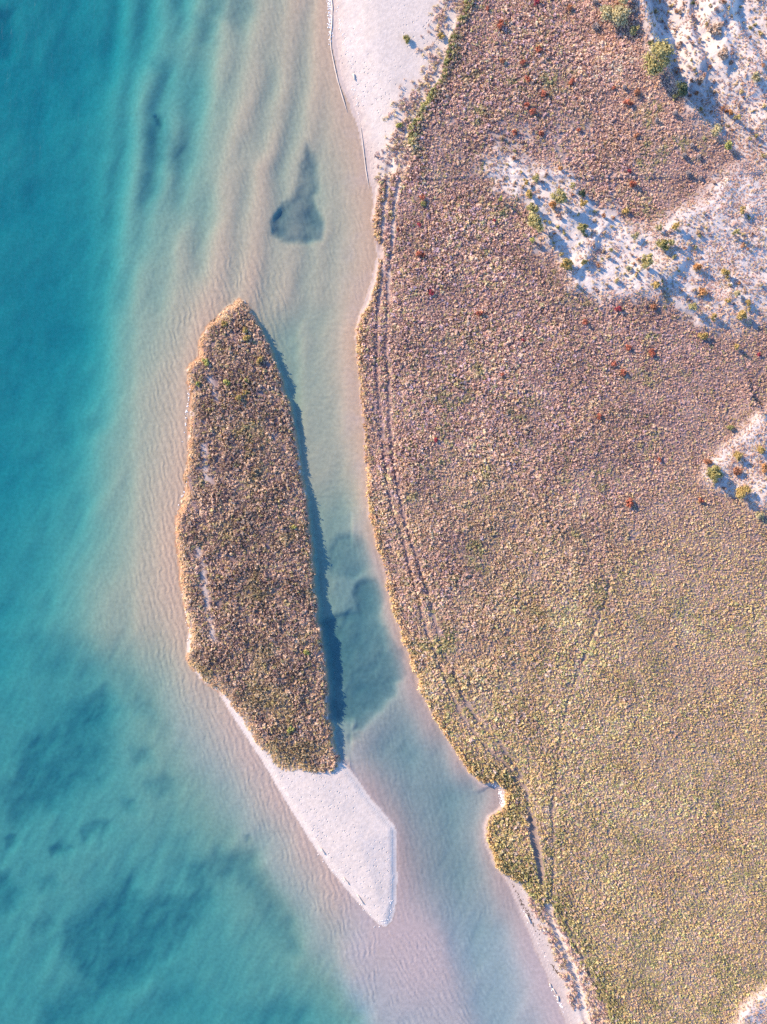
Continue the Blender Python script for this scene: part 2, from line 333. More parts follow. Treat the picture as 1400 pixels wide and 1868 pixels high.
def ground_material():
    m, nt, out = nodes_of('sand_and_soil'); L = nt.links.new
    p = N(nt, 'ShaderNodeBsdfPrincipled'); p.inputs['Roughness'].default_value = .95; p.inputs['Specular IOR Level'].default_value = .15
    col = N(nt, 'ShaderNodeVertexColor', layer_name='albedo')
    msk = N(nt, 'ShaderNodeVertexColor', layer_name='relief')       # r ripples, g footprints, b coarse
    ph = N(nt, 'ShaderNodeAttribute', attribute_name='phase')
    sep = N(nt, 'ShaderNodeSeparateColor'); L(msk.outputs[0], sep.inputs[0])
    geo = N(nt, 'ShaderNodeNewGeometry')
    n1 = N(nt, 'ShaderNodeTexNoise'); n1.inputs['Scale'].default_value = 1.6; n1.inputs['Detail'].default_value = 6
    L(geo.outputs['Position'], n1.inputs['Vector'])
    v = mathn(nt, 'MULTIPLY_ADD', n1.outputs[0], .5, .75)
    mul = N(nt, 'ShaderNodeVectorMath', operation='SCALE'); L(col.outputs[0], mul.inputs[0]); L(v, mul.inputs['Scale'])
    L(mul.outputs[0], p.inputs['Base Color'])
    # ripples
    nz = N(nt, 'ShaderNodeTexNoise'); nz.inputs['Scale'].default_value = .35; nz.inputs['Detail'].default_value = 4
    L(geo.outputs['Position'], nz.inputs['Vector'])
    arg = mathn(nt, 'MULTIPLY_ADD', nz.outputs[0], 15.0, ph.outputs['Fac'])
    s = mathn(nt, 'SINE', arg)
    s2 = mathn(nt, 'MULTIPLY', s, sep.outputs[0])
    nz2 = N(nt, 'ShaderNodeTexNoise'); nz2.inputs['Scale'].default_value = .55; nz2.inputs['Detail'].default_value = 3
    L(geo.outputs['Position'], nz2.inputs['Vector'])
    brk = mathn(nt, 'MULTIPLY', s2, mathn(nt, 'MULTIPLY', nz2.outputs[0], 1.6))
    # footprints
    vo = N(nt, 'ShaderNodeTexVoronoi', feature='F1'); vo.inputs['Scale'].default_value = 1.5; vo.inputs['Randomness'].default_value = 1
    L(geo.outputs['Position'], vo.inputs['Vector'])
    dim = mathn(nt, 'SMOOTHSTEP' if False else 'MINIMUM', mathn(nt, 'MULTIPLY', vo.outputs['Distance'], 4.0), 1.0)
    foot = mathn(nt, 'MULTIPLY', mathn(nt, 'SUBTRACT', dim, 1.0), sep.outputs[1])
    n2 = N(nt, 'ShaderNodeTexNoise'); n2.inputs['Scale'].default_value = 2.4; n2.inputs['Detail'].default_value = 5; n2.inputs['Roughness'].default_value = .6
    L(geo.outputs['Position'], n2.inputs['Vector'])
    rough = mathn(nt, 'MULTIPLY', n2.outputs[0], sep.outputs[2])
    h = mathn(nt, 'ADD', mathn(nt, 'MULTIPLY', brk, .032), mathn(nt, 'ADD', mathn(nt, 'MULTIPLY', foot, .13), mathn(nt, 'MULTIPLY', rough, .22)))
    b = N(nt, 'ShaderNodeBump'); b.inputs['Strength'].default_value = 1; b.inputs['Distance'].default_value = 1
    L(h, b.inputs['Height']); L(b.outputs[0], p.inputs['Normal'])
    L(p.outputs[0], out.inputs[0])
    return m

def water_material():
    m, nt, out = nodes_of('sea_water'); L = nt.links.new
    tr = N(nt, 'ShaderNodeBsdfTransparent')
    gl = N(nt, 'ShaderNodeBsdfGlossy'); gl.inputs['Roughness'].default_value = .2
    geo = N(nt, 'ShaderNodeNewGeometry')
    mp = N(nt, 'ShaderNodeMapping'); mp.inputs['Rotation'].default_value = (0, 0, math.radians(-28)); mp.inputs['Scale'].default_value = (.9, .3, 1)
    L(geo.outputs['Position'], mp.inputs['Vector'])
    nz = N(nt, 'ShaderNodeTexNoise'); nz.inputs['Scale'].default_value = .9; nz.inputs['Detail'].default_value = 5
    L(mp.outputs[0], nz.inputs['Vector'])
    b = N(nt, 'ShaderNodeBump'); b.inputs['Strength'].default_value = 1; b.inputs['Distance'].default_value = .18
    L(nz.outputs[0], b.inputs['Height']); L(b.outputs[0], gl.inputs['Normal'])
    fr = N(nt, 'ShaderNodeFresnel'); fr.inputs['IOR'].default_value = 1.27; L(b.outputs[0], fr.inputs['Normal'])
    fac = mathn(nt, 'MULTIPLY', fr.outputs[0], mathn(nt, 'SUBTRACT', 1.0, geo.outputs['Backfacing']))   # mirror only on the air side
    mx = N(nt, 'ShaderNodeMixShader'); L(fac, mx.inputs[0]); L(tr.outputs[0], mx.inputs[1]); L(gl.outputs[0], mx.inputs[2])
    L(mx.outputs[0], out.inputs['Surface'])
    va = N(nt, 'ShaderNodeVolumeAbsorption')
    # absorption coefficient = density * (1 - colour)
    k = (0.27, 0.055, 0.024)
    d = 0.5
    va.inputs['Density'].default_value = d
    va.inputs['Color'].default_value = tuple(1 - c / d for c in k) + (1,)
    L(va.outputs[0], out.inputs['Volume'])
    return m

def leaf_material():
    """leaves of the scattered cover: colour comes with each plant"""
    m, nt, out = nodes_of('heath_leaf'); L = nt.links.new
    a = N(nt, 'ShaderNodeAttribute', attribute_type='INSTANCER', attribute_name='tint')
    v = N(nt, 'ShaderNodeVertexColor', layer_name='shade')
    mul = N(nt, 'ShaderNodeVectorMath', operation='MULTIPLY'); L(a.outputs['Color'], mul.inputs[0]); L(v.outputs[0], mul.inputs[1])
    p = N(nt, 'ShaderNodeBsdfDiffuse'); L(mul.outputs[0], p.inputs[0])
    t = N(nt, 'ShaderNodeBsdfTranslucent'); L(mul.outputs[0], t.inputs[0])
    mx = N(nt, 'ShaderNodeMixShader', i_0=.2); L(p.outputs[0], mx.inputs[1]); L(t.outputs[0], mx.inputs[2])
    L(mx.outputs[0], out.inputs[0])
    return m

_mats = {}
def foliage_material(c, var=.5):
    key = (tuple(round(x, 3) for x in c), var)
    if key in _mats: return _mats[key]
    m, nt, out = nodes_of('foliage'); L = nt.links.new
    v = N(nt, 'ShaderNodeVertexColor', layer_name='shade')
    mul = N(nt, 'ShaderNodeVectorMath', operation='MULTIPLY'); L(v.outputs[0], mul.inputs[0]); mul.inputs[1].default_value = c
    p = N(nt, 'ShaderNodeBsdfDiffuse'); L(mul.outputs[0], p.inputs[0])
    t = N(nt, 'ShaderNodeBsdfTranslucent'); L(mul.outputs[0], t.inputs[0])
    mx = N(nt, 'ShaderNodeMixShader', i_0=.25); L(p.outputs[0], mx.inputs[1]); L(t.outputs[0], mx.inputs[2])
    L(mx.outputs[0], out.inputs[0])
    _mats[key] = m
    return m
def plain_material(name, c, rough=.9, scale=6, amt=.5):
    m, nt, out = nodes_of(name); L = nt.links.new
    p = N(nt, 'ShaderNodeBsdfPrincipled'); p.inputs['Roughness'].default_value = rough
    tc = N(nt, 'ShaderNodeTexCoord')
    nz = N(nt, 'ShaderNodeTexNoise'); nz.inputs['Scale'].default_value = scale; nz.inputs['Detail'].default_value = 5
    L(tc.outputs['Object'], nz.inputs['Vector'])
    f = mathn(nt, 'MULTIPLY_ADD', nz.outputs[0], amt, 1 - amt / 2)
    mul = N(nt, 'ShaderNodeVectorMath', operation='SCALE'); mul.inputs[0].default_value = c; L(f, mul.inputs['Scale'])
    L(mul.outputs[0], p.inputs['Base Color']); L(p.outputs[0], out.inputs[0])
    return m

M_GROUND = ground_material(); M_WATER = water_material(); M_LEAF = leaf_material()
M_BARK = plain_material('bark', (.16, .11, .08)); M_DRIFT = plain_material('bleached_wood', (.55, .48, .42))
M_FOAM = plain_material('foam', (.85, .85, .85), .6); M_WAVE = plain_material('wet_sand_wave', (.38, .33, .30), .5)
M_WRACK = plain_material('wrack', (.10, .07, .05))

# ------------------------------------------------------------------ the ground: one graded sheet, cut into its named pieces
def graded(lo, hi, step, far):
    core = np.arange(lo, hi + step * .5, step)
    o = []; d = step; x = 0
    while x < far:
        d *= 1.32; x += d; o.append(x)
    o = np.array(o)
    return np.concatenate([(core[0] - o)[::-1], core, core[-1] + o])
gx = graded(-76, 76, .25, 900); gy = graded(-100, 100, .25, 900)
VX, VY = np.meshgrid(gx, gy, indexing='ij')
PX = VX / S + 700; PY = 934 - VY / S
VZ = ground_z(PX, PY)
dzx = np.gradient(VZ, gx, axis=0); dzy = np.gradient(VZ, gy, axis=1)
NRM = np.stack([-dzx, -dzy, np.ones_like(VZ)], -1); NRM /= np.linalg.norm(NRM, axis=-1, keepdims=True)
# base colours
def mix(a, b, t): return a * (1 - t[..., None]) + np.asarray(b) * t[..., None]
sh = samp('shore', PX, PY) * S
f1 = fbm(PX, PY, 40, 4, 61); f2 = fbm(PX, PY, 14, 3, 63)
C = np.broadcast_to(np.array([.54, .485, .45]), VZ.shape + (3,)).copy()          # dry sand
C = mix(C, (.51, .455, .415), np.clip(.5 + 1.2 * f1, 0, 1))
C = mix(C, (.58, .535, .51), samp('dune', PX, PY))
wet = (1 - sstep(.4, 3.6 + 3 * f1, sh)) * (sh > 0) * (samp('main', PX, PY) > -20)
C = mix(C, (.42, .345, .315), .75 * wet)
C = mix(C, (.37, .295, .225), sstep(.1, -0.3, sh) * 1.0)
C = mix(C, (.365, .275, .208), (sh < 0) * sstep(2.5, 1.2, -VZ))
C = mix(C, (.355, .276, .238), (sh < 0) * sstep(1.5, .6, -VZ) * sstep(1150, 1400, PY))
                             # sea bed sand
C = mix(C, (.345, .285, .285), sstep(0, -.3, sh) * sstep(1.8, .5, -VZ) * sstep(600, 660, PX + 20 * f1) * np.clip(.1 + 1.0 * sstep(1150, 1500, PY) + f1, 0, 1))
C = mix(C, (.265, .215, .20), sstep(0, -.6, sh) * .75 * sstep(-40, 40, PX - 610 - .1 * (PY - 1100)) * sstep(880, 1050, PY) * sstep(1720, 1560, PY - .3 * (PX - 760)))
C = mix(C, (.075, .09, .115), samp('weed', PX, PY) * (sh < 0))
soil = np.maximum(sstep(-4, 3, samp('heath', PX, PY)) * (1 - np.maximum(samp('sand', PX, PY), .88 * samp('dune', PX, PY))) * (1 - .75 * (1 - sstep(3, 8, samp('lane', PX, PY)))), sstep(1, 5, samp('isle', PX, PY)))
soil = soil * (1 - .6 * np.exp(-(samp('bare', PX, PY) / 6) ** 2) * (samp('isle', PX, PY) > 0))
trk = (1 - sstep(2.0, 5.0, samp('track', PX, PY) + 6 * f2)) * (samp('heath', PX, PY) > 0)
soil = soil * (1 - trk * np.clip(1.0 - (PY - 300) / 330, .0, .8))
soil = soil * np.clip(1.0 + .6 * f2 + .4 * f1, 0, 1)
C = mix(C, np.array([.23, .17, .17]) + np.array([.02, .025, 0]) * sstep(900, 1400, PY)[..., None], np.clip(soil, 0, 1))
bank = (samp('isle', PX, PY) > -3) & (samp('isle', PX, PY) < 9)
C = mix(C, (.40, .22, .12), .75 * bank * (f2 > -.12) * (samp('spit', PX, PY) < 3))  # orange of the sunlit bank edge put into the ground colour
# relief masks
dep = np.clip(-VZ, 0, 9)
rip = (sh < 0) * sstep(16, 3, -sh) * sstep(1.5, .4, dep) * 1.0
rip = rip * np.where((PX > 520) & (PY < 1380), .35, 1) * np.where(PX < 720, 1, np.clip(1.2 - (PX - 760) / 160, .15, 1))
rip = rip * np.where((PX > 640) & (PY > 1380) & (PY < 1700), .35, 1)
rip = np.maximum(rip, .9 * sstep(-20, 20, sdf(PX, PY, FAN)) * (sh < 0))
rip = np.maximum(rip, (sh < 0) * .35 * sstep(2.2, .7, dep))
foot = (sh > 1.1) * sstep(.0, .25, fbm(PX, PY, 55, 3, 71) + .2) * np.where(samp('spit', PX, PY) > 0, 1, 1) * (samp('heath', PX, PY) < 20)
coarse = np.where(sh > .8, .25, 0) + .25 * samp('dune', PX, PY)
dchan = np.minimum.reduce([PX - 540, PY - 560, 960 - PY]); dfan = np.minimum(PY - 1690, PX - 700)
rip = rip * sstep(0, 18, np.abs(dchan)) * sstep(0, 18, np.abs(dfan))
RELIEF = np.stack([rip, foot * 1.0, np.clip(coarse, 0, 1), np.ones_like(rip)], -1)
phase = 2 * np.pi / 11.0 * (0.95 * PX - .30 * PY + 18 * fbm(PX, PY, 130, 3, 73))
chan = (PX > 540) & (PY > 560) & (PY < 960)
phase = np.where(chan, 2 * np.pi / 17.0 * (-.12 * PX + PY), phase)
fan = (PY > 1690) & (PX > 700)
phase = np.where(fan, 2 * np.pi / 10.0 * (.80 * PX - .55 * PY + 25 * fbm(PX, PY, 110, 3, 75)), phase)

nxv, nyv = VZ.shape
idx = np.arange(nxv * nyv).reshape(nxv, nyv)
quads = np.stack([idx[:-1, :-1], idx[1:, :-1], idx[1:, 1:], idx[:-1, 1:]], -1).reshape(-1, 4)
def mid(a): return (.25 * (a[:-1, :-1] + a[1:, :-1] + a[1:, 1:] + a[:-1, 1:])).reshape(-1)
cz = mid(VZ); csh = mid(sh); cis = mid(samp('isle', PX, PY)); csp = mid(samp('spit', PX, PY)); che = mid(samp('heath', PX, PY)); cdu = mid(samp('dune', PX, PY)); cpx = mid(PX); cpy = mid(PY)
kind = np.full(len(quads), 4)                        # heath_ground
kind[che <= 0] = 1                                   # beach
kind[(cdu > .5) & (che > 0)] = 5                     # dune_sand
kind[csp > 0] = 2                                    # sand_spit
kind[cis > 0] = 3                                    # island_ground
kind[csh <= 0] = 0                                   # sea_bed
co = np.stack([VX, VY, VZ], -1).reshape(-1, 3)
def build_piece(name, sel):
    q = quads[sel]
    used = np.unique(q); remap = np.zeros(len(co), np.int64); remap[used] = np.arange(len(used))
    q = remap[q]
    me = bpy.data.meshes.new(name)
    me.vertices.add(len(used)); me.vertices.foreach_set('co', co[used].astype(np.float32).ravel())
    me.loops.add(q.size); me.loops.foreach_set('vertex_index', q.ravel().astype(np.int32))
    me.polygons.add(len(q)); me.polygons.foreach_set('loop_start', np.arange(0, q.size, 4, dtype=np.int32))
    me.update(calc_edges=True)
    me.polygons.foreach_set('use_smooth', np.ones(len(q), bool))
    a = me.color_attributes.new('albedo', 'FLOAT_COLOR', 'POINT')
    rgba = np.ones((len(used), 4), np.float32); rgba[:, :3] = C.reshape(-1, 3)[used]; a.data.foreach_set('color', rgba.ravel())
    a = me.color_attributes.new('relief', 'FLOAT_COLOR', 'POINT'); a.data.foreach_set('color', RELIEF.reshape(-1, 4)[used].astype(np.float32).ravel())
    a = me.attributes.new('phase', 'FLOAT', 'POINT'); a.data.foreach_set('value', phase.reshape(-1)[used].astype(np.float32))
    me.normals_split_custom_set_from_vertices(NRM.reshape(-1, 3)[used].tolist())
    me.materials.append(M_GROUND)
    o = bpy.data.objects.new(name, me); COL.objects.link(o)
    o['kind'] = 'structure'
    return o
for i, (nm, lab) in enumerate([('sea_bed', 'sandy sea bed with dark weed patches under the shallow water'), ('beach', 'pale pink sand beach between the sea and the brown heath'),
        ('sand_spit', 'pale trampled sand spit at the south end of the island'), ('island_ground', 'dark soil of the long island under its low shrubs'),
        ('heath_ground', 'brown soil of the wide heath on the mainland'), ('dune_sand', 'white dune sand showing between tufts')]):
    o = build_piece(nm, kind == i); o['label'] = lab

# ------------------------------------------------------------------ water: a closed body, top at sea level
def box_mesh(name, lo, hi):
    me = bpy.data.meshes.new(name)
    v = [(x, y, z) for z in (lo[2], hi[2]) for y in (lo[1], hi[1]) for x in (lo[0], hi[0])]
    f = [(0, 2, 3, 1), (4, 5, 7, 6), (0, 1, 5, 4), (1, 3, 7, 5), (3, 2, 6, 7), (2, 0, 4, 6)]
    me.from_pydata(v, [], f); me.update()
    return me
wme = box_mesh('sea_water', (-880, -880, -14), (880, 880, 0)); wme.materials.append(M_WATER)
wo = bpy.data.objects.new('sea_water', wme); COL.objects.link(wo); wo['kind'] = 'structure'; wo['label'] = 'clear turquoise sea water, deep on the west and shallow in the channel'

# ------------------------------------------------------------------ scattered low cover (geometry nodes)
def flake_clump(name, seed, n, rad, hgt, size, upright=0.0, core=True):
    r = random.Random(seed); v = []; f = []; sh = []
    if core:
        k = 7
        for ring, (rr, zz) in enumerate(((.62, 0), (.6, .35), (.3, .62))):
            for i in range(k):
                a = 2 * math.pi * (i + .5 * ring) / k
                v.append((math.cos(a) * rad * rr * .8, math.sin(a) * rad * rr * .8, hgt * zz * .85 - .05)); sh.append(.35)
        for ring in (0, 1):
            for i in range(k):
                f.append((ring * k + i, ring * k + (i + 1) % k, (ring + 1) * k + (i + 1) % k, (ring + 1) * k + i))
        f.append(tuple(2 * k + i for i in range(k)))
    lobes = [(r.uniform(-.45, .45) * rad, r.uniform(-.45, .45) * rad, r.uniform(.55, 1)) for _ in range(5)]
    for i in range(n):
        lx, ly, lh = r.choice(lobes)
        z = r.uniform(.05, 1); a = r.uniform(0, 2 * math.pi); rr = math.sqrt(1 - z * z)
        d = Vector((math.cos(a) * rr, math.sin(a) * rr, z))
        q_ = r.uniform(.65, 1.15)
        p = Vector((lx + d.x * rad * .62 * q_, ly + d.y * rad * .62 * q_, d.z * hgt * lh * q_))
        nn = (d + Vector((r.gauss(0, .4), r.gauss(0, .4), r.gauss(0, .4)))).normalized()
        if upright: nn = Vector((nn.x, nn.y, nn.z * (1 - upright))).normalized()
        t = nn.orthogonal().normalized(); b = nn.cross(t)
        if upright:
            t = Vector((0, 0, 1)) - nn * nn.z; t.normalize(); b = nn.cross(t)
        rot = r.uniform(0, 6.28) if not upright else r.gauss(0, .35)
        t, b = t * math.cos(rot) + b * math.sin(rot), b * math.cos(rot) - t * math.sin(rot)
        s = size * r.uniform(.6, 1.3); w = s * (.75 if not upright else .35)
        c = len(v)
        for q in (p - t * s, p + b * w, p + t * s, p - b * w): v.append(tuple(q))
        f.append((c, c + 1, c + 2, c + 3))
        k_ = r.uniform(.7, 1.26); sh += [k_] * 4
    me = bpy.data.meshes.new(name); me.from_pydata(v, [], f); me.update()
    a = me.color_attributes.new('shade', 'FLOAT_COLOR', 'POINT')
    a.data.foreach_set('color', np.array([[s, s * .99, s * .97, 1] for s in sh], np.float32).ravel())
    return me
def source_collection(name, meshes):
    c = bpy.data.collections.new(name)
    for me in meshes:
        me.materials.append(M_LEAF)
        c.objects.link(bpy.data.objects.new(me.name, me))
    return c
SRC_HEATH = source_collection('heath_tufts', [flake_clump('heath_tuft', i, 40, .5, 1.0, .17) for i in range(3)] + [flake_clump('twiggy_tuft', 10 + i, 36, .55, 1.0, .2, .35, False) for i in range(3)])
SRC_GRASS = source_collection('grass_tufts', [flake_clump('grass_tuft', 20 + i, 22, .5, 1.0, .26, .55, False) for i in range(4)])
TONE = np.array([1.30, 1.26, 1.24])
def scatter(name, src, px, py, tint, size, height, nsrc, label, sink=.05):
    z = ground_z(px, py)
    x = (px - 700) * S; y = (934 - py) * S
    me = bpy.data.meshes.new(name)
    me.vertices.add(len(px)); me.vertices.foreach_set('co', np.stack([x, y, z - sink], -1).astype(np.float32).ravel())
    a = me.attributes.new('tint', 'FLOAT_COLOR', 'POINT'); t4 = np.ones((len(px), 4), np.float32); t4[:, :3] = np.clip(tint * TONE, .01, .78); a.data.foreach_set('color', t4.ravel())
    a = me.attributes.new('scl', 'FLOAT_VECTOR', 'POINT'); a.data.foreach_set('vector', np.stack([size, size, height], -1).astype(np.float32).ravel())
    rot = np.stack([rng.normal(0, .12, len(px)), rng.normal(0, .12, len(px)), rng.uniform(0, 6.283, len(px))], -1)
    a = me.attributes.new('rot', 'FLOAT_VECTOR', 'POINT'); a.data.foreach_set('vector', rot.astype(np.float32).ravel())
    a = me.attributes.new('pick', 'INT', 'POINT'); a.data.foreach_set('value', rng.integers(0, nsrc, len(px)).astype(np.int32))
    me.update(); me.materials.append(M_LEAF)
    o = bpy.data.objects.new(name, me); COL.objects.link(o); o['kind'] = 'stuff'; o['label'] = label
    ng = bpy.data.node_groups.new(name + '_scatter', 'GeometryNodeTree')
    ng.interface.new_socket('Geometry', in_out='INPUT', socket_type='NodeSocketGeometry')
    ng.interface.new_socket('Geometry', in_out='OUTPUT', socket_type='NodeSocketGeometry')
    gi = ng.nodes.new('NodeGroupInput'); go = ng.nodes.new('NodeGroupOutput')
    iop = ng.nodes.new('GeometryNodeInstanceOnPoints'); ci = ng.nodes.new('GeometryNodeCollectionInfo')
    ci.inputs['Collection'].default_value = src; ci.inputs['Separate Children'].default_value = True; ci.inputs['Reset Children'].default_value = True
    iop.inputs['Pick Instance'].default_value = True
    def attr(nm, ty):
        n = ng.nodes.new('GeometryNodeInputNamedAttribute'); n.data_type = ty; n.inputs['Name'].default_value = nm
        return n.outputs['Attribute']
    l = ng.links.new
    l(gi.outputs[0], iop.inputs['Points']); l(ci.outputs[0], iop.inputs['Instance'])
    l(attr('pick', 'INT'), iop.inputs['Instance Index']); l(attr('rot', 'FLOAT_VECTOR'), iop.inputs['Rotation']); l(attr('scl', 'FLOAT_VECTOR'), iop.inputs['Scale'])
    l(iop.outputs[0], go.inputs[0])
    md = o.modifiers.new('scatter', 'NODES'); md.node_group = ng
    return o
def jitter(x0, x1, y0, y1, step):
    X, Y = np.meshgrid(np.arange(x0, x1, step), np.arange(y0, y1, step), indexing='ij')
    X = X + rng.uniform(-.55, .55, X.shape) * step; Y = Y + rng.uniform(-.55, .55, Y.shape) * step
    return X.ravel(), Y.ravel()
def palette(n, cols, w):
    k = rng.choice(len(cols), n, p=np.array(w) / sum(w))
    return np.array(cols)[k] * rng.uniform(.87, 1.14, (n, 1))

# the mainland heath
x, y = jitter(640, 1480, -80, 1950, 3.25)
he = samp('heath', x, y); sd = samp('sand', x, y); du = samp('dune', x, y)
pn = .8 * fbm(x, y, 22, 3, 81) + 1.1 * fbm(x, y, 8, 2, 83)
keep = (he > 1) & (rng.random(len(x)) > sd * .95 + .05) & (pn > -.5 + .8 * sd)
keep &= (samp('track', x, y) > 3.0 + 3 * fbm(x, y, 14, 3, 85) * sstep(560, 700, y) + 1.0 * sstep(560, 400, y)) | (rng.random(len(x)) < .12 * sstep(450, 650, y))
keep &= (samp('trail', x, y) > 2.3 + 5 * fbm(x, y, 16, 3, 87)) | (rng.random(len(x)) < .1)
keep &= samp('slot', x, y) < 0
keep &= samp('lane', x, y) > 6
x = x[keep]; y = y[keep]; he = he[keep]; sd = sd[keep]; du = du[keep]
n = len(x)
north = palette(n, [(.45, .34, .37), (.38, .35, .20), (0.551, 0.414, 0.324), (0.445, 0.315, 0.266), (0.318, 0.217, 0.199), (0.594, 0.443, 0.299), (0.403, 0.335, 0.191), (0.530, 0.364, 0.307)], [2.5, 1, 5, 4, 2.5, 2, 1.5, 3])
south = palette(n, [(.49, .40, .37), (.40, .41, .20), (0.636, 0.492, 0.299), (0.562, 0.463, 0.241), (0.604, 0.443, 0.324), (0.413, 0.355, 0.183), (0.668, 0.532, 0.274), (0.445, 0.315, 0.266)], [3, 2, 4, 3, 3, 2, 2, 1.5])
rose = palette(n, [(0.657, 0.492, 0.398), (0.583, 0.414, 0.357), (0.615, 0.424, 0.282), (0.445, 0.305, 0.282)], [4, 3, 2, 2])
rn = fbm(x, y, 170, 4, 91); lum = 1 + .5 * fbm(x, y, 70, 4, 93)
ts = sstep(-.35, .35, (y - 1080) / 900 + (x - 900) / 2600 + rn * .7)
tint = north * (1 - ts[:, None]) + south * ts[:, None]
tr_ = sstep(.1, .7, np.maximum(sstep(900, 1250, x) * sstep(520, 120, y), du))
tint = tint * (1 - .75 * tr_[:, None]) + rose * .75 * tr_[:, None]
gedge = np.maximum(sstep(26, 4, he) * sstep(330, 250, y), sstep(60, 14, he) * sstep(1330, 1460, y) * .75)
gpatch = sstep(.10, .34, .7 * fbm(x, y, 60, 3, 95) + .5 * fbm(x, y, 16, 2, 96) + .10 * sstep(1000, 1500, y)) * .8
g = np.clip(np.maximum(gedge, gpatch) * (rng.random(n) > .3), 0, 1)[:, None]
tint = tint * (1 - g) + palette(n, [(.30, .31, .14), (.34, .33, .15), (.20, .23, .11)], [3, 3, 2]) * g
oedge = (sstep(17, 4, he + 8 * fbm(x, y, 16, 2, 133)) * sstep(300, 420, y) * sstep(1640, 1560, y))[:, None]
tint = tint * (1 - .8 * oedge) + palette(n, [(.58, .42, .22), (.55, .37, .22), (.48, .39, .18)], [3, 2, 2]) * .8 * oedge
tint = tint * lum[:, None] * (1 - ts[:, None] * np.array([.03, .03, .07]))
coarse_ = np.clip(.5 + 2.2 * fbm(x, y, 45, 4, 141), 0, 1) * sstep(1250, 850, x + .2 * (y - 900))
size = np.exp(rng.normal(-.62, .27, n)) * (.82 + .62 * coarse_) * (1 - .3 * sd)
size = size * np.where(x > 1150, .92, 1)
hh = rng.uniform(.26, .76, n) * (1 - .4 * du) * (1 + .8 * gedge + .4 * oedge[:, 0]) * (.75 + .55 * coarse_ + .7 * fbm(x, y, 30, 3, 97))
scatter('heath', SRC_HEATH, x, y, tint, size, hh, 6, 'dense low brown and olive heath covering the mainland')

# the island's cover
x, y = jitter(310, 640, 530, 1420, 3.5)
il = samp('isle', x, y)
keep = (il > 1.0) & (rng.random(len(x)) > .14) & (rng.random(len(x)) > .92 * np.exp(-(samp('bare', x, y) / 7) ** 2)) & (fbm(x, y, 13, 3, 101) > -.25)
x = x[keep]; y = y[keep]; il = il[keep]; n = len(x)
tint = palette(n, [(.50, .37, .27), (.38, .27, .22), (.31, .24, .17), (.42, .35, .19), (.25, .18, .17), (.56, .43, .32)], [3, 3, 2, 1.6, 2.4, 2])
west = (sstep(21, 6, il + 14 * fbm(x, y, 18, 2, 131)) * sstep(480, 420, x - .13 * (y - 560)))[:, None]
tint = tint * (1 - .85 * west) + palette(n, [(.60, .43, .25), (.57, .38, .22), (.56, .46, .32)], [3, 2, 2]) * .85 * west  # west rim peach: dry grass colour, with sunlit plant sides painted in
yg = (sstep(.1, .25, fbm(x, y, 50, 3, 105) + .15 * sstep(1150, 1400, y)))[:, None] * .4
tint = tint * (1 - yg) + palette(n, [(.42, .36, .16), (.34, .31, .15)], [1, 1]) * yg
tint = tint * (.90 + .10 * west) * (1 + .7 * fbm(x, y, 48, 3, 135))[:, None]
size = rng.uniform(.38, .86, n) * (1 + .3 * np.clip(.4 + 2 * fbm(x, y, 40, 3, 137), 0, 1)); hh = rng.uniform(.3, .95, n) * (1 + .15 * sstep(18, 40, il)) * (.85 + 1.2 * fbm(x, y, 22, 3, 107)) * (1 - .45 * west[:, 0]) + .10 * sstep(14, 4, il) * (1 - west[:, 0]) * (x > 440)
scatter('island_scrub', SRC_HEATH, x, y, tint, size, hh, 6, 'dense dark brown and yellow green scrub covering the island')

# dune grass: thin tufts on open sand
x, y = jitter(780, 1480, -80, 1950, 4.6)
he = samp('heath', x, y); sd = samp('sand', x, y)
pn = fbm(x, y, 34, 4, 111)
keep = (he > 2) & (sd > .22) & (rng.random(len(x)) < .22 + 2.2 * np.clip(pn + .05, 0, .5) + .3 * sstep(1250, 1360, x) * sstep(60, 140, y)) 
x1 = x[keep]; y1 = y[keep]
x, y = jitter(600, 1130, -80, 1950, 4.0)
he = samp('heath', x, y); m = samp('main', x, y); ln = samp('lane', x, y)
fr = (he < 3) & (m > 14) & (he > -56) & (y < 345) & (rng.random(len(x)) < .6 * np.clip(sstep(-56, -26, he) * (.75 + 3.2 * fbm(x, y, 24, 3, 113)), 0, 1)) & (ln > 5)
fr |= (y > 1610) & (he < 4) & (m > 22 + 10 * fbm(x, y, 40, 2, 115)) & (ln > 4.5) & (rng.random(len(x)) < .75) & (fbm(x, y, 26, 3, 117) > -.16)
x2 = x[fr]; y2 = y[fr]
x = np.concatenate([x1, x2]); y = np.concatenate([y1, y2]); n = len(x); big = np.where(np.arange(n) >= len(x1), 1.45, 1.0)
tint = palette(n, [(.52, .40, .33), (.46, .34, .31), (.42, .35, .22), (.52, .43, .27), (.34, .24, .22)], [4, 3, 2, 2, 2])
scatter('dune_grass', SRC_GRASS, x, y, tint, rng.uniform(.3, .65, n) * big, rng.uniform(.18, .55, n) * big ** 1.6, 4, 'sparse pinkish dry grass tufts on the pale dune sand', .02)


